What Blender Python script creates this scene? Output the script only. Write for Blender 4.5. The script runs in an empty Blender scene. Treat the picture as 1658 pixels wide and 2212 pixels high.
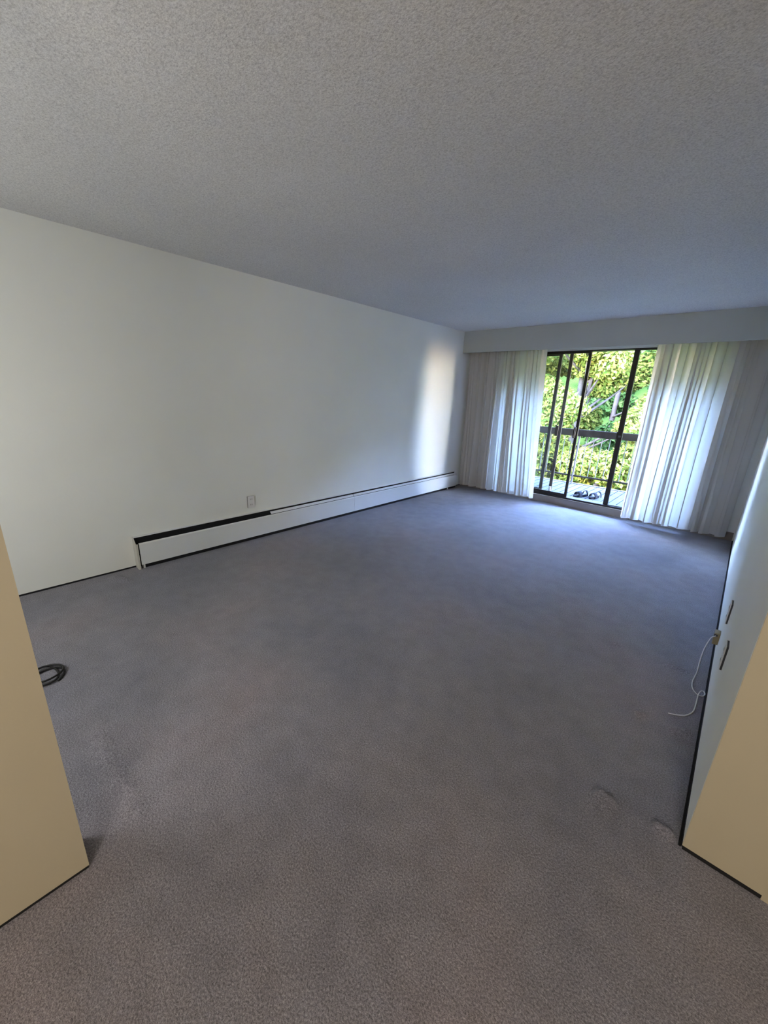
import bpy, bmesh, math, random
import numpy as np
from mathutils import Vector, Matrix
random.seed(7); rng = np.random.default_rng(7)
S = bpy.context.scene
C = S.collection

# ------------------------------------------------------------------ camera
RM = ((0.73332995, 0.67876898, 0.03872796),
      (0.22419514, -0.18765324, -0.95630685),
      (-0.641844, 0.70997108, -0.28978845))      # rows: right, down, forward
cd = bpy.data.cameras.new('camera'); cam = bpy.data.objects.new('camera', cd); C.objects.link(cam)
cd.sensor_fit = 'VERTICAL'; cd.sensor_height = 24.0; cd.lens = 24.0 * 838.02 / 2212.0
cd.clip_start = 0.02; cd.clip_end = 300
r_, d_, f_ = (Vector(v) for v in RM)
M = Matrix((r_, -d_, -f_)).transposed().to_4x4()
M.translation = Vector((3.5279, -5.5786, 1.4732))
cam.matrix_world = M
S.camera = cam

# ------------------------------------------------------------------ world, sun, fill lights, exposure
W = bpy.data.worlds.new('world'); S.world = W; W.use_nodes = True
nt = W.node_tree; bg = nt.nodes['Background']
sky = nt.nodes.new('ShaderNodeTexSky')
sky.sky_type = 'NISHITA'; sky.sun_disc = False
sky.sun_elevation = math.radians(48); sky.sun_rotation = math.radians(190)
sky.air_density = 1.6; sky.dust_density = 0.4; sky.ozone_density = 4.0
tint = nt.nodes.new('ShaderNodeMix'); tint.data_type = 'RGBA'; tint.blend_type = 'MULTIPLY'; tint.inputs[0].default_value = 1
tint.inputs[7].default_value = (1.06, 0.99, 1.18, 1)
nt.links.new(sky.outputs[0], tint.inputs[6]); nt.links.new(tint.outputs[2], bg.inputs[0]); bg.inputs[1].default_value = 12.0

sd = bpy.data.lights.new('sun', 'SUN'); sun = bpy.data.objects.new('sun', sd); C.objects.link(sun)
sd.energy = 9.0; sd.angle = math.radians(0.6); sd.color = (1.0, 0.94, 0.80)
sun.rotation_euler = Vector((-0.25, 0.62, -0.72)).to_track_quat('-Z', 'Y').to_euler()
sun.location = (3, -20, 20)

def lamp(name, loc, power, col, rad):
    l = bpy.data.lights.new(name, 'POINT'); l.energy = power; l.color = col; l.shadow_soft_size = rad
    o = bpy.data.objects.new(name, l); C.objects.link(o); o.location = loc; return o
lamp('hall_fill_light', (4.2, -7.0, 1.75), 41, (1.0, 0.91, 0.80), 0.30)  # unseen source standing in for warm light from the hall
lamp('dining_fill_light', (1.55, -6.35, 1.2), 13, (0.97, 0.98, 1.0), 0.30)  # added fill for the dining side, no lamp seen there

S.view_settings.view_transform = 'Standard'; S.view_settings.look = 'None'
S.view_settings.exposure = 1.25; S.view_settings.gamma = 1.0; S.view_settings.use_curve_mapping = False

# ------------------------------------------------------------------ materials
def mat(name, col, rough=0.6, spec=0.3, metal=0.0):
    m = bpy.data.materials.new(name); m.use_nodes = True
    b = m.node_tree.nodes['Principled BSDF']
    b.inputs['Base Color'].default_value = (*col, 1); b.inputs['Roughness'].default_value = rough
    b.inputs['Specular IOR Level'].default_value = spec; b.inputs['Metallic'].default_value = metal
    return m
def N(m, t, **kw):
    n = m.node_tree.nodes.new(t)
    for k, v in kw.items(): setattr(n, k, v)
    return n
def L(m, a, b): m.node_tree.links.new(a, b)
def ramp(m, fac, stops):
    r = N(m, 'ShaderNodeValToRGB'); e = r.color_ramp.elements
    while len(e) < len(stops): e.new(0.5)
    for i, (p, c) in enumerate(stops): e[i].position = p; e[i].color = (*c, 1)
    L(m, fac, r.inputs[0]); return r
def noise(m, scale, detail=2, rough=0.5, coord=None):
    n = N(m, 'ShaderNodeTexNoise'); n.inputs['Scale'].default_value = scale
    n.inputs['Detail'].default_value = detail; n.inputs['Roughness'].default_value = rough
    if coord is None:
        coord = N(m, 'ShaderNodeTexCoord').outputs['Object']
    L(m, coord, n.inputs['Vector']); return n
def bump(m, h, strength, dist):
    b = N(m, 'ShaderNodeBump'); b.inputs['Strength'].default_value = strength; b.inputs['Distance'].default_value = dist
    L(m, h, b.inputs['Height']); L(m, b.outputs[0], m.node_tree.nodes['Principled BSDF'].inputs['Normal']); return b
def painted(name, c1, c2, scale=1.2, bs=60, bd=0.0008, rough=0.55, st=0.4):
    m = mat(name, c1, rough, 0.25)
    n = noise(m, scale, 3); r = ramp(m, n.outputs[0], [(0.3, c1), (0.7, c2)])
    L(m, r.outputs[0], m.node_tree.nodes['Principled BSDF'].inputs['Base Color'])
    bump(m, noise(m, bs, 3).outputs[0], st, bd); return m

m_wall = painted('cream_wall_paint', (0.84, 0.845, 0.79), (0.88, 0.885, 0.83))
m_hall = painted('warm_lit_wall_paint', (0.47, 0.415, 0.305), (0.50, 0.445, 0.33))  # cream walls in warm light, that light put into the base colour
m_val = painted('shaded_valance_paint', (0.42, 0.44, 0.41), (0.46, 0.48, 0.45))  # base colour darkened to carry the shade on the valance face

m_ceil = mat('textured_ceiling', (0.6, 0.6, 0.57), 0.9, 0.1)
nf = noise(m_ceil, 140, 4, 0.65); nb = noise(m_ceil, 1.3, 3)
ra = ramp(m_ceil, nf.outputs[0], [(0.30, (0.52, 0.51, 0.50)), (0.5, (0.73, 0.72, 0.70)), (0.72, (0.86, 0.85, 0.83))])
rb = ramp(m_ceil, nb.outputs[0], [(0.3, (0.93, 0.93, 0.93)), (0.7, (1, 1, 1))])
mx = N(m_ceil, 'ShaderNodeMix', data_type='RGBA', blend_type='MULTIPLY'); mx.inputs[0].default_value = 1
L(m_ceil, ra.outputs[0], mx.inputs[6]); L(m_ceil, rb.outputs[0], mx.inputs[7])
L(m_ceil, mx.outputs[2], m_ceil.node_tree.nodes['Principled BSDF'].inputs['Base Color'])
bump(m_ceil, noise(m_ceil, 115, 4, 0.7).outputs[0], 0.7, 0.004)

m_carpet = mat('mauve_grey_carpet', (0.2, 0.19, 0.2), 0.95, 0.05)
co = N(m_carpet, 'ShaderNodeTexCoord').outputs['Object']
n1 = noise(m_carpet, 190, 3, 0.85, co); n2 = noise(m_carpet, 1.1, 4, 0.55, co); n3 = noise(m_carpet, 9, 4, 0.6, co)
r1 = ramp(m_carpet, n1.outputs[0], [(0.30, (0.085, 0.080, 0.092)), (0.5, (0.252, 0.243, 0.268)), (0.70, (0.47, 0.455, 0.49))])
r2 = ramp(m_carpet, n2.outputs[0], [(0.32, (0.82, 0.84, 0.92)), (0.5, (0.98, 0.97, 1.0)), (0.68, (1.08, 0.98, 0.97))])
r3 = ramp(m_carpet, n3.outputs[0], [(0.3, (0.86, 0.86, 0.86)), (0.65, (1.06, 1.06, 1.06))])
a = N(m_carpet, 'ShaderNodeMix', data_type='RGBA', blend_type='MULTIPLY'); a.inputs[0].default_value = 1
b = N(m_carpet, 'ShaderNodeMix', data_type='RGBA', blend_type='MULTIPLY'); b.inputs[0].default_value = 1
L(m_carpet, r1.outputs[0], a.inputs[6]); L(m_carpet, r2.outputs[0], a.inputs[7])
L(m_carpet, a.outputs[2], b.inputs[6]); L(m_carpet, r3.outputs[0], b.inputs[7])
pb = m_carpet.node_tree.nodes['Principled BSDF']
L(m_carpet, b.outputs[2], pb.inputs['Base Color'])
pb.inputs['Sheen Weight'].default_value = 0.25; pb.inputs['Sheen Roughness'].default_value = 0.5
bump(m_carpet, noise(m_carpet, 110, 4, 0.7, co).outputs[0], 0.9, 0.008)

def fabric(name, col, trans, wt):
    m = bpy.data.materials.new(name); m.use_nodes = True; t = m.node_tree; t.nodes.clear()
    o = t.nodes.new('ShaderNodeOutputMaterial'); d = t.nodes.new('ShaderNodeBsdfDiffuse'); tr = t.nodes.new('ShaderNodeBsdfTranslucent')
    mixn = t.nodes.new('ShaderNodeMixShader'); d.inputs[0].default_value = (*col, 1); tr.inputs[0].default_value = (*trans, 1)
    mixn.inputs[0].default_value = wt
    t.links.new(d.outputs[0], mixn.inputs[1]); t.links.new(tr.outputs[0], mixn.inputs[2]); t.links.new(mixn.outputs[0], o.inputs[0])
    co = t.nodes.new('ShaderNodeTexCoord'); w = t.nodes.new('ShaderNodeTexNoise'); mp = t.nodes.new('ShaderNodeMapping')
    mp.inputs['Scale'].default_value = (400, 400, 400); t.links.new(co.outputs['Object'], mp.inputs[0]); t.links.new(mp.outputs[0], w.inputs[0])
    bm_ = t.nodes.new('ShaderNodeBump'); bm_.inputs[0].default_value = 0.3; bm_.inputs[1].default_value = 0.001
    t.links.new(w.outputs[0], bm_.inputs['Height']); t.links.new(bm_.outputs[0], d.inputs['Normal'])
    return m
m_curtain = fabric('cream_curtain_cloth', (0.72, 0.69, 0.63), (0.80, 0.75, 0.71), 0.45)

m_white = mat('white_enamel', (0.78, 0.79, 0.78), 0.4, 0.4)
m_enamel2 = mat('aged_enamel', (0.62, 0.60, 0.54), 0.5, 0.4)
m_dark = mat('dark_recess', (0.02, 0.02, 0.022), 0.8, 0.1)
m_fin = mat('element_fins', (0.10, 0.10, 0.105), 0.5, 0.4, 0.6)
m_bronze = mat('dark_bronze_aluminium', (0.018, 0.014, 0.010), 0.45, 0.3)
m_bronze2 = mat('brown_screen_frame', (0.055, 0.042, 0.034), 0.5, 0.3)
m_plate = mat('white_plastic', (0.80, 0.79, 0.78), 0.35, 0.5)
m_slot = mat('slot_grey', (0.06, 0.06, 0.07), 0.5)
m_tan = mat('tan_plastic', (0.34, 0.28, 0.17), 0.5)
m_black = mat('black_rubber', (0.008, 0.008, 0.009), 0.45, 0.4)
m_cord = mat('white_cord', (0.75, 0.73, 0.70), 0.5)
m_rail = painted('weathered_rail_wood', (0.016, 0.014, 0.013), (0.027, 0.024, 0.022), 8, 90)
m_steel = mat('pale_rail_steel', (0.09, 0.09, 0.095), 0.45, 0.4)
m_soffit = mat('soffit_paint', (0.80, 0.58, 0.32), 0.8, 0.1)
m_deck = painted('grey_deck_boards', (0.075, 0.078, 0.084), (0.105, 0.108, 0.115), 6, 80)
m_ext = painted('stucco', (0.6, 0.56, 0.48), (0.65, 0.6, 0.52), 3, 80)
m_rod = mat('track_grey', (0.25, 0.24, 0.22), 0.4, 0.4, 0.5)
m_navy = mat('navy_rubber', (0.004, 0.005, 0.010), 0.7, 0.1)
m_insole = mat('grey_insole', (0.07, 0.07, 0.08), 0.6)

def glass():
    m = bpy.data.materials.new('window_glass'); m.use_nodes = True; t = m.node_tree; t.nodes.clear()
    o = t.nodes.new('ShaderNodeOutputMaterial'); tr = t.nodes.new('ShaderNodeBsdfTransparent'); g = t.nodes.new('ShaderNodeBsdfGlossy')
    fr = t.nodes.new('ShaderNodeFresnel'); fr.inputs[0].default_value = 1.35; mi = t.nodes.new('ShaderNodeMixShader')
    tr.inputs[0].default_value = (0.95, 0.97, 0.96, 1); g.inputs['Roughness'].default_value = 0.02
    t.links.new(fr.outputs[0], mi.inputs[0]); t.links.new(tr.outputs[0], mi.inputs[1]); t.links.new(g.outputs[0], mi.inputs[2]); t.links.new(mi.outputs[0], o.inputs[0]); return m
m_glass = glass()
def mesh_screen():
    m = bpy.data.materials.new('insect_mesh'); m.use_nodes = True; t = m.node_tree; t.nodes.clear()
    o = t.nodes.new('ShaderNodeOutputMaterial'); tr = t.nodes.new('ShaderNodeBsdfTransparent'); g = t.nodes.new('ShaderNodeBsdfDiffuse')
    g.inputs[0].default_value = (0.25, 0.25, 0.25, 1); mi = t.nodes.new('ShaderNodeMixShader'); mi.inputs[0].default_value = 0.12
    t.links.new(tr.outputs[0], mi.inputs[1]); t.links.new(g.outputs[0], mi.inputs[2]); t.links.new(mi.outputs[0], o.inputs[0]); return m
m_mesh = mesh_screen()

def leafmat(name, c1, c2, c3, tw=0.35):
    m = bpy.data.materials.new(name); m.use_nodes = True; t = m.node_tree; t.nodes.clear()
    o = t.nodes.new('ShaderNodeOutputMaterial'); d = t.nodes.new('ShaderNodeBsdfDiffuse'); tr = t.nodes.new('ShaderNodeBsdfTranslucent')
    mi = t.nodes.new('ShaderNodeMixShader'); mi.inputs[0].default_value = tw
    g = t.nodes.new('ShaderNodeNewGeometry'); r = t.nodes.new('ShaderNodeValToRGB'); e = r.color_ramp.elements; e.new(0.5)
    for i, (p, c) in enumerate(((0, c1), (0.5, c2), (1, c3))): e[i].position = p; e[i].color = (*c, 1)
    t.links.new(g.outputs['Random Per Island'], r.inputs[0])
    t.links.new(r.outputs[0], d.inputs[0]); t.links.new(r.outputs[0], tr.inputs[0])
    t.links.new(d.outputs[0], mi.inputs[1]); t.links.new(tr.outputs[0], mi.inputs[2]); t.links.new(mi.outputs[0], o.inputs[0]); return m
m_leaf = leafmat('yellow_green_leaves', (0.020, 0.040, 0.007), (0.062, 0.076, 0.014), (0.115, 0.115, 0.030))
m_leaf2 = leafmat('mid_green_leaves', (0.018, 0.038, 0.008), (0.046, 0.068, 0.016), (0.085, 0.10, 0.03))
m_leaf3 = leafmat('deep_green_leaves', (0.008, 0.022, 0.006), (0.022, 0.048, 0.012), (0.05, 0.075, 0.022))
m_bark = painted('pale_bark', (0.018, 0.016, 0.014), (0.035, 0.031, 0.028), 6, 40, 0.004)
m_grass = painted('lawn_grass', (0.010, 0.018, 0.005), (0.018, 0.026, 0.008), 2, 60, 0.01)

for m_ in (m_grass, m_deck, m_rail, m_bark):
    m_.node_tree.nodes['Principled BSDF'].inputs['Specular IOR Level'].default_value = 0.0
# ------------------------------------------------------------------ helpers
def box(bm, x0, x1, y0, y1, z0, z1, mi=0):
    v = [bm.verts.new(p) for p in ((x0, y0, z0), (x1, y0, z0), (x1, y1, z0), (x0, y1, z0), (x0, y0, z1), (x1, y0, z1), (x1, y1, z1), (x0, y1, z1))]
    for q in ((3, 2, 1, 0), (4, 5, 6, 7), (0, 1, 5, 4), (1, 2, 6, 5), (2, 3, 7, 6), (3, 0, 4, 7)):
        bm.faces.new([v[i] for i in q]).material_index = mi
def obj(name, bm, mats, parent=None, bevel=0, smooth=False, seg=2):
    me = bpy.data.meshes.new(name)
    if not isinstance(mats, (list, tuple)): mats = [mats]
    for m in mats: me.materials.append(m)
    bmesh.ops.recalc_face_normals(bm, faces=bm.faces)
    bm.to_mesh(me); bm.free()
    if smooth: me.polygons.foreach_set('use_smooth', [True] * len(me.polygons))
    o = bpy.data.objects.new(name, me); C.objects.link(o)
    if parent: o.parent = parent; o.matrix_parent_inverse = Matrix.Translation(parent.location).inverted()
    if bevel:
        mo = o.modifiers.new('bevel', 'BEVEL'); mo.width = bevel; mo.segments = seg; mo.limit_method = 'ANGLE'
    return o
def boxes(name, bl, m, parent=None, bevel=0):
    bm = bmesh.new()
    for b_ in bl: box(bm, *b_)
    return obj(name, bm, m, parent, bevel)
def tag(o, label=None, cat=None, group=None, kind=None):
    if label: o['label'] = label
    if cat: o['category'] = cat
    if group: o['group'] = group
    if kind: o['kind'] = kind
    return o
def empty(name, loc, label=None, cat=None, group=None, kind=None):
    o = bpy.data.objects.new(name, None); C.objects.link(o); o.location = loc; o.empty_display_size = 0.1
    return tag(o, label, cat, group, kind)
def catmull(pts, n=10):
    P = [Vector(p) for p in pts]; P = [P[0] * 2 - P[1]] + P + [P[-1] * 2 - P[-2]]; out = []
    for i in range(1, len(P) - 2):
        for k in range(n):
            t = k / n; a, b, c, d = P[i - 1], P[i], P[i + 1], P[i + 2]
            out.append(0.5 * ((2 * b) + (c - a) * t + (2 * a - 5 * b + 4 * c - d) * t * t + (3 * b - a - 3 * c + d) * t ** 3))
    out.append(P[-2]); return out
def tube(bm, pts, rad, seg=8, closed=False):
    rings = []; n = len(pts); prev = None
    for i, p in enumerate(pts):
        p = Vector(p)
        if closed: d = Vector(pts[(i + 1) % n]) - Vector(pts[i - 1])
        else: d = Vector(pts[min(i + 1, n - 1)]) - Vector(pts[max(i - 1, 0)])
        d.normalize()
        up = Vector((0, 0, 1)) if abs(d.z) < 0.95 else Vector((1, 0, 0))
        if prev is not None:
            u = prev - d * prev.dot(d)
            u = u.normalized() if u.length > 1e-4 else d.cross(up).normalized()
        else: u = d.cross(up).normalized()
        prev = u; w = d.cross(u)
        r = rad[i] if isinstance(rad, (list, tuple)) else rad
        rings.append([bm.verts.new(p + u * math.cos(2 * math.pi * k / seg) * r + w * math.sin(2 * math.pi * k / seg) * r) for k in range(seg)])
    m = n if closed else n - 1
    for i in range(m):
        a, b = rings[i], rings[(i + 1) % n]
        for k in range(seg): bm.faces.new((a[k], a[(k + 1) % seg], b[(k + 1) % seg], b[k]))
    if not closed: bm.faces.new(rings[0][::-1]); bm.faces.new(rings[-1])

H = 2.44; WX = 3.68; YR = -4.134; YL = -5.549; XL = 2.305; YW = 0.31
# ------------------------------------------------------------------ floor (carpet, with ridges and dents)
def floor():
    xs = np.concatenate([np.arange(-0.02, 3.1, 0.02), np.arange(3.1, 3.72, 0.005), np.arange(3.72, 5.62, 0.04)])
    ys = np.concatenate([np.arange(-8.2, -4.2, 0.02), np.arange(-4.2, -2.85, 0.005), np.arange(-2.85, 0.34, 0.02)])
    X, Y = np.meshgrid(xs, ys); Z = np.zeros_like(X)
    def ridge(x0, y0, x1, y1, h, w, wn):
        # steep on the far side, gentle on the near side, fading at both ends
        L_ = math.hypot(x1 - x0, y1 - y0); tx, ty = (x1 - x0) / L_, (y1 - y0) / L_; nx, ny = -ty, tx
        s = ((X - x0) * tx + (Y - y0) * ty) / L_; d = (X - x0) * nx + (Y - y0) * ny
        e = np.clip(np.minimum(s, 1 - s) * 4, 0, 1); e = e * e * (3 - 2 * e)
        prof = np.where(d > 0, np.exp(-(d / w) ** 2), np.exp(-(d / wn) ** 2))
        return 1.6 * h * e * prof
    global RIDGES
    for r in RIDGES: Z = np.maximum(Z, ridge(*r))
    nx, ny = len(xs), len(ys)
    V = np.stack([X, Y, Z], -1).reshape(-1, 3)
    i = np.arange(ny - 1)[:, None] * nx + np.arange(nx - 1)[None, :]
    F = np.stack([i, i + 1, i + nx + 1, i + nx], -1).reshape(-1, 4)
    me = bpy.data.meshes.new('floor'); me.from_pydata(V.tolist(), [], F.tolist()); me.materials.append(m_carpet)
    me.polygons.foreach_set('use_smooth', [True] * len(me.polygons))
    o = bpy.data.objects.new('floor', me); C.objects.link(o); tag(o, kind='structure')
RIDGES = [
    (3.39, -4.115, 3.49, -4.13, 0.014, 0.007, 0.05), (3.585, -4.100, 3.668, -4.108, 0.012, 0.006, 0.03),
    (3.56, -3.53, 3.672, -3.485, 0.008, 0.008, 0.03), (3.46, -2.955, 3.60, -2.955, 0.007, 0.008, 0.03),
    (3.42, -3.525, 3.485, -3.515, 0.007, 0.008, 0.03), (3.18, -2.965, 3.24, -2.93, 0.008, 0.01, 0.03),
    (1.70, -5.41, 2.28, -5.38, 0.006, 0.02, 0.03), (0.05, -4.94, 0.26, -4.87, 0.010, 0.02, 0.04),
]
floor()
# ------------------------------------------------------------------ shell
G = 0.014
def wall(name, bl, strips, m):
    bm = bmesh.new()
    for b_ in bl: box(bm, *b_)
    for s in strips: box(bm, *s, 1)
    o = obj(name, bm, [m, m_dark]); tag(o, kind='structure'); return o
tag(boxes('ceiling', [(-0.15, 5.6, -8.2, 0.46, H, H + 0.14)], m_ceil), kind='structure')
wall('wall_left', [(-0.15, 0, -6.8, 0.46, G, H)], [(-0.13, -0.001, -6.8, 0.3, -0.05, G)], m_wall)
OX0, OX1, OZ0, OZ1 = 0.50, 3.22, 0.105, 2.174
wall('wall_back', [(0, OX0, YW, 0.45, 0, H), (OX1, WX, YW, 0.45, 0, H), (OX0, OX1, YW, 0.45, OZ1, H), (OX0, OX1, YW, 0.45, 0, OZ0)], [], m_wall)
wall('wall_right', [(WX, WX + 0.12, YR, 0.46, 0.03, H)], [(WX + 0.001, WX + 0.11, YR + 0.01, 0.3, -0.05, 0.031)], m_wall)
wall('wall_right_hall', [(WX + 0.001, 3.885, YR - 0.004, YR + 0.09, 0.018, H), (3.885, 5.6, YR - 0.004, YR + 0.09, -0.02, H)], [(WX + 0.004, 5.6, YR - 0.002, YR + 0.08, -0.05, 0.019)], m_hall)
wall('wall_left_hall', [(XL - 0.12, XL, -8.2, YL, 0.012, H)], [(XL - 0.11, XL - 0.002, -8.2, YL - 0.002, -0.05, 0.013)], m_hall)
wall('wall_near', [(-0.15, XL - 0.12, -6.9, -6.78, 0, H)], [], m_wall)
wall('wall_hall_end', [(XL - 0.12, 5.6, -8.3, -8.2, 0, H)], [], m_hall)
wall('wall_hall_side', [(5.6, 5.7, -8.3, YR + 0.09, 0, H)], [], m_hall)
bb = boxes('baseboard_back', [(0.02, WX - 0.01, YW - 0.014, YW - 0.0005, 0.0, 0.098)], painted('taupe_baseboard', (0.26, 0.23, 0.205), (0.31, 0.27, 0.24), 3, 60), bevel=0.003); tag(bb, kind='structure')
# dark strip painting the shaded carpet gap, then the curtain valance board
tag(boxes('gap_shade_strip', [(WX - 0.008, WX, YR + 0.004, YW, -0.01, 0.003)], m_dark), kind='structure')
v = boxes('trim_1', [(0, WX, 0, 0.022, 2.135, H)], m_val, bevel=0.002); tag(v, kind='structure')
trk = boxes('trim_2', [(0.01, WX - 0.01, 0.11, 0.15, 2.40, H)], m_rod); tag(trk, kind='structure')

# ------------------------------------------------------------------ sliding balcony door
door = empty('door_1', (0.5, YW, OZ0), kind='structure')
def rect_frame(name, x0, x1, z0, z1, y0, y1, ls, rs, tr, br, m, parent):
    return boxes(name, [(x0, x0 + ls, y0, y1, z0, z1), (x1 - rs, x1, y0, y1, z0, z1), (x0 + ls, x1 - rs, y0, y1, z1 - tr, z1), (x0 + ls, x1 - rs, y0, y1, z0, z0 + br)], m, parent, 0.002)
rect_frame('door_frame', OX0, OX1, OZ0, OZ1 - 0.034, YW, 0.45, 0.03, 0.03, 0.014, 0.026, m_bronze, door)
boxes('head_trim', [(OX0, OX1, YW - 0.004, 0.44, OZ1 - 0.034, OZ1)], m_white, door)
zb, zt = OZ0 + 0.026, OZ1 - 0.048
f = rect_frame('fixed_panel', 2.268, OX1 - 0.03, zb, zt, 0.335, 0.375, 0.058, 0.03, 0.008, 0.008, m_bronze, door)
boxes('pane', [(2.32, OX1 - 0.055, 0.353, 0.357, zb + 0.006, zt - 0.006)], m_glass, f)
boxes('strike', [(2.262, 2.275, 0.322, 0.336, 1.03, 1.12)], m_bronze, f); boxes('strike_plate', [(2.285, 2.315, 0.328, 0.335, 1.05, 1.075)], m_steel, f)
f = rect_frame('fixed_panel', OX0 + 0.03, 1.38, zb, zt, 0.40, 0.43, 0.03, 0.045, 0.035, 0.05, m_bronze, door)
boxes('pane', [(OX0 + 0.05, 1.34, 0.413, 0.417, zb + 0.04, zt - 0.03)], m_glass, f)
f = rect_frame('sliding_panel', 0.55, 1.780, zb, zt, 0.325, 0.352, 0.045, 0.038, 0.022, 0.045, m_bronze, door)
boxes('pane', [(0.59, 1.75, 0.337, 0.340, zb + 0.04, zt - 0.02)], m_glass, f)
boxes('handle', [(1.725, 1.758, 0.300, 0.326, 0.99, 1.14), (1.732, 1.748, 0.285, 0.302, 1.00, 1.13)], m_bronze, f, 0.004)
f = rect_frame('screen_panel', 0.60, 1.537, zb, zt, 0.372, 0.392, 0.045, 0.045, 0.02, 0.04, m_bronze2, door)
boxes('insect_screen', [(0.64, 1.50, 0.381, 0.383, zb + 0.03, zt - 0.015)], m_mesh, f)
boxes('handle', [(1.455, 1.50, 0.353, 0.372, 0.99, 1.14)], m_bronze2, f, 0.004)
boxes('roller_guard', [(1.497, 1.532, 0.353, 0.371, zb, zb + 0.11)], m_enamel2, f, 0.003)

# ------------------------------------------------------------------ curtains
def curtain(name, seed, top, bot, nf, yb, amp, label, ztop=2.36, zbot=(0.05, 0.06), lean=0.0):
    rg = np.random.default_rng(seed); ns, ntt = 420, 60
    w = rg.uniform(0.55, 1.6, nf); ph = np.concatenate([[0], np.cumsum(w)]); ph /= ph[-1]
    am = rg.uniform(0.5, 1.25, nf + 1); km = rg.uniform(0.0, 1.3, nf + 1); ko = 0.045
    s = np.linspace(0, 1, ns + 1); t = np.linspace(0, 1, ntt + 1)
    verts = []
    for tj in t:
        # the pleats wander a little on their way down
        sh = 0.018 * np.sin(3.1 * s * nf / 6 + 2.2 * tj + seed) * tj
        phi = np.interp(np.clip(s + sh, 0, 1), ph, np.arange(nf + 1))
        A = amp * np.interp(phi, np.arange(nf + 1), am) * (0.55 + 0.6 * tj ** 0.7)
        c = np.cos(2 * np.pi * phi)
        sharp = np.sign(c) * np.abs(c) ** (1.5 - 0.7 * tj)
        y = yb + A * sharp + 0.006 * np.sin(2 * np.pi * phi * 2.7 + seed) * (1 - 0.6 * tj) + 0.010 * np.sin(2 * np.pi * phi * .43 + 4 * tj)
        xl = top[0] + (bot[0] - top[0]) * tj; xr = top[1] + (bot[1] - top[1]) * tj
        x = xl + (xr - xl) * s - ko * np.interp(phi, np.arange(nf + 1), km) * np.sin(4 * np.pi * phi) * (0.55 + 0.45 * tj) * np.clip(np.minimum(s, 1 - s) * 12, 0, 1)
        zl = ztop + (zbot[0] + (zbot[1] - zbot[0]) * s - ztop) * tj + 0.006 * np.sin(2 * np.pi * phi) * (tj > 0.98)
        verts.append(np.stack([x, y, zl + 0 * s], -1))
    V = np.concatenate(verts); n = ns + 1
    i = np.arange(ntt)[:, None] * n + np.arange(ns)[None, :]
    F = np.stack([i, i + 1, i + n + 1, i + n], -1).reshape(-1, 4)
    me = bpy.data.meshes.new(name); me.from_pydata(V.tolist(), [], F.tolist()); me.materials.append(m_curtain)
    me.polygons.foreach_set('use_smooth', [True] * len(me.polygons))
    o = bpy.data.objects.new(name, me); C.objects.link(o); tag(o, label, 'curtain', None); return o
curtain('curtain', 3, (0.015, 1.225), (0.035, 1.355), 12, 0.160, 0.036, 'cream curtain drawn to the left of the balcony door, beside the heater wall')
curtain('curtain', 11, (2.525, 3.64), (2.535, 3.60), 9, 0.160, 0.044, 'cream curtain drawn to the right of the balcony door, beside the right wall')

# ------------------------------------------------------------------ baseboard heater
Y0, Y1 = -4.755, 0.05
ht = empty('baseboard_heater', (0.035, Y0, 0), 'long white baseboard heater running along the left wall', 'heater')
bm = bmesh.new(); box(bm, 0.001, 0.006, Y0, Y1, 0.02, 0.272); box(bm, 0.006, 0.026, Y0, Y1, 0.264, 0.270)
obj('back_plate', bm, m_white, ht, 0.001)
def front(ya, yb, top=0.226):
    bm = bmesh.new(); prof = [(0.060, 0.036), (0.074, 0.036), (0.074, 0.215), (0.066, top), (0.060, top - 0.002), (0.069, 0.210), (0.069, 0.042), (0.060, 0.042)]
    A = [bm.verts.new((x, ya, z)) for x, z in prof]; B = [bm.verts.new((x, yb, z)) for x, z in prof]
    for i in range(len(prof)): j = (i + 1) % len(prof); bm.faces.new((A[i], A[j], B[j], B[i]))
    bm.faces.new(A); bm.faces.new(B[::-1]); obj('front_panel', bm, m_white, ht)
front(Y0 + 0.022, -2.322); front(-2.318, Y1)
# damper flap closes most of the slot from here on
bm = bmesh.new(); v4 = [(0.040, 0.252), (0.062, 0.231), (0.060, 0.229), (0.038, 0.250)]
for ya, yb in ((-3.50, -2.324), (-2.316, Y1)):
    A = [bm.verts.new((x, ya, z)) for x, z in v4]; B = [bm.verts.new((x, yb, z)) for x, z in v4]
    for i in range(4): j = (i + 1) % 4; bm.faces.new((A[i], A[j], B[j], B[i]))
    bm.faces.new(A); bm.faces.new(B[::-1])
obj('damper_flap', bm, m_white, ht)
bm = bmesh.new(); P = [(0.001, 0), (0.001, 0.273), (0.026, 0.273), (0.078, 0.222), (0.078, 0.0)]
A = [bm.verts.new((x, Y0 - 0.004, z)) for x, z in P]; B = [bm.verts.new((x, Y0, z)) for x, z in P]
for i in range(5): j = (i + 1) % 5; bm.faces.new((A[i], A[j], B[j], B[i]))
bm.faces.new(A); bm.faces.new(B[::-1])
box(bm, 0.070, 0.078, Y0, Y0 + 0.012, 0.0, 0.222)
obj('end_cap', bm, m_enamel2, ht)
bm = bmesh.new()
for k in range(430):
    y = Y0 + 0.06 + k * 0.011
    if y < Y1 - 0.02: box(bm, 0.010, 0.060, y, y + 0.002, 0.07, 0.205)
tube(bm, [(0.035, Y0 + 0.02, 0.135), (0.035, Y1 - 0.01, 0.135)], 0.011)
obj('heating_element', bm, m_fin, ht)
boxes('inner_shadow_plate', [(0.006, 0.012, Y0 + 0.002, Y1, 0.0, 0.262), (0.012, 0.056, Y0 + 0.05, Y1, 0.0, 0.034)], m_dark, ht)
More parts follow.
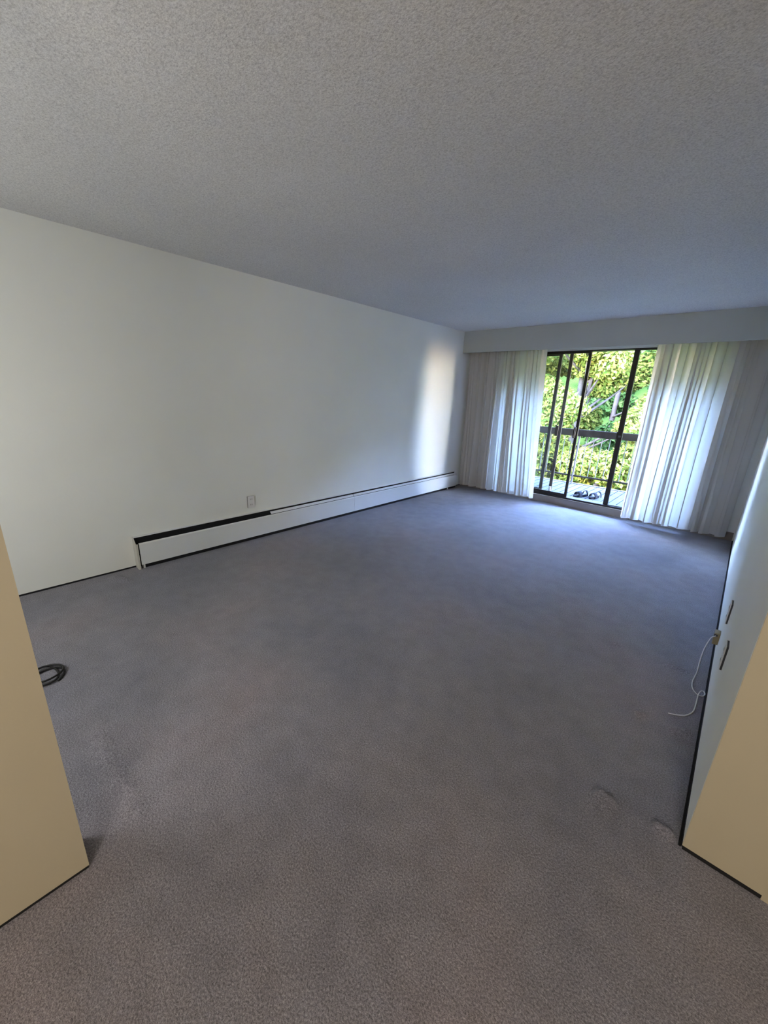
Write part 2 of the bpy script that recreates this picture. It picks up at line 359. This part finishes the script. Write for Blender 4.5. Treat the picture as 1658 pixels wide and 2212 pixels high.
for y in (Y0 + 0.035, -0.2):
    boxes('foot', [(0.010, 0.068, y, y + 0.012, 0.0, 0.04)], m_white, ht)

# ------------------------------------------------------------------ outlets and cords
def outlet(name, x, y, z, s, label, m=m_plate, h=0.120, w=0.075, t=0.010):
    o = empty(name, (x, y, z), label, 'outlet')
    xa, xb = sorted((x + s * (t - 0.003), x + s * t)); xg, xh = sorted((x, x + s * (t - 0.003)))
    boxes('edge_shade_box', [(xg, xh, y - w / 2 + 0.001, y + w / 2 - 0.001, z - h / 2 + 0.001, z + h / 2 - 0.001)], m_slot, o)  # dark box paints the shaded edge of the plate
    boxes('face_plate', [(xa, xb, y - w / 2, y + w / 2, z - h / 2, z + h / 2)], m, o, 0.001)
    for dz in (0.028, -0.028):
        xc, xd = sorted((x + s * t, x + s * (t + 0.002)))
        r = boxes('socket', [(xc, xd, y - 0.017, y + 0.017, z + dz - 0.016, z + dz + 0.016)], m, o, 0.004)
        xe, xf = sorted((x + s * (t + 0.0018), x + s * (t + 0.0026)))
        boxes('slot', [(xe, xf, y - 0.009, y - 0.006, z + dz - 0.006, z + dz + 0.008), (xe, xf, y + 0.006, y + 0.009, z + dz - 0.006, z + dz + 0.008)], m_slot, r)
    return o
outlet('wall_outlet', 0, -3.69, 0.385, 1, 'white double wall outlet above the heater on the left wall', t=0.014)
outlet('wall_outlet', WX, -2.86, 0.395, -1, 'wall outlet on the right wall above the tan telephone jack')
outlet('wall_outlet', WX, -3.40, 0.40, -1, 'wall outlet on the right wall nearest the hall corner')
jack = empty('telephone_jack', (WX, -2.66, 0.12), 'small tan telephone jack low on the right wall with a white cord', 'telephone jack')
boxes('jack_box', [(WX - 0.028, WX, -2.70, -2.64, 0.10, 0.175)], m_tan, jack, 0.003)
boxes('jack_port', [(WX - 0.0285, WX - 0.012, -2.7012, -2.68, 0.155, 0.168)], m_slot, jack)
bm = bmesh.new()
cp = [(3.660, -2.705, 0.160), (3.640, -2.74, 0.150), (3.625, -2.79, 0.09), (3.622, -2.85, 0.03), (3.622, -2.92, 0.004), (3.617, -2.98, 0.004), (3.612, -3.05, 0.004),
      (3.618, -3.11, 0.004), (3.640, -3.15, 0.004), (3.664, -3.15, 0.004), (3.672, -3.12, 0.006), (3.660, -3.105, 0.009), (3.648, -3.15, 0.011), (3.645, -3.23, 0.005), (3.640, -3.32, 0.004), (3.615, -3.38, 0.004), (3.58, -3.41, 0.004), (3.55, -3.425, 0.004)]
tube(bm, catmull(cp), 0.0028)
o = obj('loose_cable', bm, m_cord, smooth=True); tag(o, 'thin white cord curling from the tan jack onto the carpet', 'cord')
bm = bmesh.new(); pts = []
for k in range(150):
    a = k / 149 * 2 * math.pi * 2.6 + 0.6
    ra = 0.075 + 0.012 * math.sin(a * 0.77 + 1); rb = 0.062 + 0.018 * math.sin(a * 0.5)
    pts.append((1.145 + ra * math.cos(a) + 0.012 * math.sin(a * .4), -5.50 + rb * math.sin(a), 0.005 + 0.006 * (k / 149) * 2.6))
tube(bm, pts, 0.0052)
o = obj('black_cable', bm, m_black, smooth=True); tag(o, 'loosely coiled black cable on the carpet beside the hall wall', 'cable')

# ------------------------------------------------------------------ balcony
DZ = 0.10; YD = 1.62
bm = bmesh.new(); x = -1.6
while x < 5.6:
    box(bm, x, x + 0.092, 0.455, YD, DZ - 0.03, DZ); x += 0.105
o = obj('balcony_deck', bm, m_deck, None, 0.002); tag(o, kind='structure')
boxes('trim_3', [(-1.6, 5.6, YD, YD + 0.06, DZ - 0.16, DZ + 0.012)], m_steel).__setitem__('kind', 'structure')
tag(boxes('balcony_slab', [(-1.6, 5.6, 0.455, YD, DZ - 0.16, DZ - 0.035)], m_dark), kind='structure')
tag(boxes('balcony_soffit', [(-1.6, 5.6, 0.46, YD + 0.15, 2.40, 2.58)], m_soffit), kind='structure')
tag(boxes('exterior_wall', [(-1.6, -0.15, 0.33, 0.45, -3.2, 2.58), (3.80, 5.7, 0.33, 0.45, -3.2, 2.58), (-0.15, 3.80, 0.33, 0.45, -3.2, -0.06)], m_ext), kind='structure')
rl = empty('balcony_railing', (1.8, YD - 0.03, DZ), 'balcony railing with dark wooden top rail and thin pale balusters outside the door', 'railing')
boxes('top_rail', [(-1.6, 5.6, YD - 0.075, YD + 0.02, 0.925, 1.035)], m_rail, rl, 0.006)
boxes('bottom_rail', [(-1.6, 5.6, YD - 0.045, YD - 0.015, 0.235, 0.262)], m_rail, rl, 0.003)
k = 0; x = -1.5
while x < 5.5:
    bm = bmesh.new(); post = (k % 11 == 3)
    if post: box(bm, x - 0.012, x + 0.012, YD - 0.05, YD - 0.01, DZ, 0.93)
    else: box(bm, x - 0.005, x + 0.005, YD - 0.036, YD - 0.024, 0.25, 0.93)
    obj('post' if post else 'baluster', bm, m_steel, rl, 0.001); x += 0.118; k += 1

def sandal(loc, rz, label):
    o = empty('sandal', (0, 0, 0), label, 'sandal', 'sandals on the balcony deck')
    bm = bmesh.new(); n = 36; top = []; bot = []
    for i in range(n):
        a = 2 * math.pi * i / n; y = 0.13 * math.sin(a); wx = 0.046 if y > 0 else 0.036
        x = wx * math.cos(a) * (1 + 0.12 * math.sin(a)); ph = 0.028 + 0.010 * max(0, -math.sin(a))
        top.append(bm.verts.new((x, y, ph))); bot.append(bm.verts.new((x * .94, y * .97, 0)))
    for i in range(n): j = (i + 1) % n; bm.faces.new((bot[i], bot[j], top[j], top[i]))
    bm.faces.new(top); bm.faces.new(bot[::-1]); obj('sole', bm, m_navy, o, 0.003)
    bm = bmesh.new(); n = 24
    vs = [bm.verts.new((0.030 * math.cos(2 * math.pi * i / n), 0.11 * math.sin(2 * math.pi * i / n), 0.0395 if i > n / 2 else 0.0305)) for i in range(n)]
    bm.faces.new(vs); obj('insole', bm, m_insole, o)
    def strap(y0, y1, hgt, nm):
        bm = bmesh.new(); R = []
        for i in range(15):
            a = math.pi * i / 14
            for yy, k in ((y0, 1.0), (y1, 0.88)):
                for rr in (0, 0.004):
                    R.append(bm.verts.new((-(0.047 + rr) * math.cos(a), yy, 0.012 + (hgt * k + rr) * math.sin(a))))
        for i in range(14):
            b0, b1 = i * 4, i * 4 + 4
            bm.verts.ensure_lookup_table(); q = bm.verts
            for a_, b_ in ((0, 1), (1, 3), (3, 2), (2, 0)): bm.faces.new((q[b0 + a_], q[b0 + b_], q[b1 + b_], q[b1 + a_]))
        obj(nm, bm, m_navy, o, smooth=True)
    strap(0.0, 0.075, 0.075, 'strap'); strap(-0.105, -0.08, 0.085, 'heel_strap')
    o.location = loc; o.rotation_euler = (0, 0, rz); return o
sandal((1.87, 0.68, DZ), math.radians(150), 'left one of the two dark sandals on the balcony deck')
sandal((2.05, 0.76, DZ), math.radians(165), 'right one of the two dark sandals on the balcony deck')

# ------------------------------------------------------------------ garden
tag(boxes('lawn', [(-40, 40, 0.45, 60, -3.3, -3.2)], m_grass), kind='structure')
bm = bmesh.new(); hv = {}
for i in range(81):
    for j in range(9):
        x = -50 + i * 1.25; t = j / 8
        z = -3.3 + 13 * math.sin(t * math.pi / 2) * (1 + 0.10 * math.sin(x * 0.31) + 0.05 * math.sin(x * 0.9 + j)) + 0.5 * random.random()
        hv[i, j] = bm.verts.new((x, 26 + t * 14 + 1.2 * math.sin(x * 0.5 + j * 1.3), z))
for i in range(80):
    for j in range(8): bm.faces.new((hv[i, j], hv[i + 1, j], hv[i + 1, j + 1], hv[i, j + 1]))
m_hill = painted('wooded_slope', (0.004, 0.009, 0.002), (0.012, 0.018, 0.004), 0.9, 3, 0.3, 0.9)
m_hill.node_tree.nodes['Principled BSDF'].inputs['Specular IOR Level'].default_value = 0.0
tag(obj('wooded_hill', bm, m_hill, smooth=True), kind='structure')
def leaves(name, lumps, n, size, m, parent):
    w = np.array([l[3] * l[4] for l in lumps]); w = w / w.sum(); ix = rng.choice(len(lumps), n, p=w)
    Lm = np.array(lumps)[ix]
    d = rng.normal(size=(n, 3)); d /= np.linalg.norm(d, axis=1)[:, None]
    r = 1 - np.abs(rng.normal(size=n)) * 0.22; r *= 1 + 0.12 * np.sin(d[:, 0] * 7 + ix) * np.cos(d[:, 2] * 6 + ix)
    c = Lm[:, :3] + d * r[:, None] * np.stack([Lm[:, 3], Lm[:, 3], Lm[:, 4]], 1)
    a = rng.normal(size=(n, 3)); a /= np.linalg.norm(a, axis=1)[:, None]
    nn = d * 0.7 + rng.normal(size=(n, 3)) * 0.6 + np.array([0, -0.2, 0.5]); b = np.cross(nn, a); b /= np.linalg.norm(b, axis=1)[:, None] + 1e-9
    a2 = np.cross(b, nn); a2 /= np.linalg.norm(a2, axis=1)[:, None] + 1e-9
    nu = np.cross(a2, b)
    s = size * rng.uniform(0.6, 1.3, n)[:, None]
    V = np.stack([c - a2 * s, c + b * s * 0.5 + nu * s * .15, c + a2 * s, c - b * s * 0.5 + nu * s * .15], 1).reshape(-1, 3)
    F = (np.arange(n)[:, None] * 4 + np.array([[0, 1, 2, 3]]))
    T = np.concatenate([F[:, [0, 1, 2]], F[:, [0, 2, 3]]])
    me = bpy.data.meshes.new(name); me.from_pydata(V.tolist(), [], T.tolist()); me.materials.append(m)
    o = bpy.data.objects.new(name, me); C.objects.link(o); o.parent = parent
    o.matrix_parent_inverse = Matrix.Translation(parent.location).inverted(); return o
def tree(x, y, cz, R, hz, nl, n, size, m, label, seed, cat='tree'):
    rr = random.Random(seed); t = empty('leafy_tree', (x, y, -3.2), label, cat, None)
    lumps = []
    for i in range(nl):
        a = rr.uniform(0, 2 * math.pi); q = rr.random() ** 0.5 * R; z = cz + rr.uniform(-1, 1) * hz
        lumps.append((x + q * math.cos(a), y + q * math.sin(a) * 0.7, z, rr.uniform(0.35, 0.75) * R * 0.5, rr.uniform(0.3, 0.55) * R * 0.5))
    bm = bmesh.new(); h = cz + hz * 0.5
    tube(bm, catmull([(x, y, -3.2), (x + rr.uniform(-.2, .2), y, -1), (x + rr.uniform(-.3, .3), y, h)], 5), [0.16 - 0.009 * i for i in range(11)], 8)
    obj('trunk', bm, m_bark, t, smooth=True)
    for i in range(0, nl, 2):
        l = lumps[i]; z0 = max(-2.4, l[2] - rr.uniform(0.8, 1.6)); bm = bmesh.new()
        tube(bm, catmull([(x, y, z0), ((x + l[0]) / 2, (y + l[1]) / 2 - .1, z0 + .45 * (l[2] - z0)), (l[0], l[1] - 0.1, l[2])], 5), [0.05 - 0.004 * k for k in range(11)], 6)
        obj('branch', bm, m_bark, t, smooth=True)
    leaves('foliage', lumps, n, size, m, t); return t
tree(-0.4, 7.8, 1.2, 2.2, 2.6, 44, 48000, 0.075, m_leaf, 'yellow-green sunlit tree seen through the middle of the open door', 1)
tree(-3.9, 8.6, 1.2, 2.2, 3.0, 34, 32000, 0.08, m_leaf2, 'mid green tree at the left behind the sliding panels', 2)
tree(3.0, 9.0, 1.3, 2.2, 3.0, 34, 32000, 0.08, m_leaf, 'yellow-green tree at the right partly hidden by the right curtain', 3)
tree(6.6, 8.2, 2.0, 2.3, 3.4, 34, 26000, 0.09, m_leaf, 'unseen tall yellow-green tree added behind the right curtain to block sky light', 7)  # unseen tree added to cut the bright sky patch on the left wall
tree(-0.9, 13.5, 2.4, 3.2, 4.6, 44, 42000, 0.12, m_leaf3, 'deep green tree filling the gaps behind the nearer trees', 4)
tree(5.0, 14.0, 2.4, 3.6, 4.6, 40, 34000, 0.13, m_leaf3, 'deep green tree far behind the right curtain', 5)
tree(-6.6, 14.0, 2.4, 3.6, 4.6, 40, 34000, 0.13, m_leaf2, 'mid green tree far behind the left curtain', 6)
tree(11.5, 9.0, 2.0, 2.6, 3.6, 36, 26000, 0.10, m_leaf, 'unseen yellow-green tree added far to the right to block sky light', 8)  # out of view, placed to block low sky light from the right
tree(16.5, 12.5, 2.0, 3.2, 4.2, 36, 26000, 0.13, m_leaf2, 'unseen mid green tree added far to the right to block sky light', 9)  # also unseen, added to screen the left wall from sky light
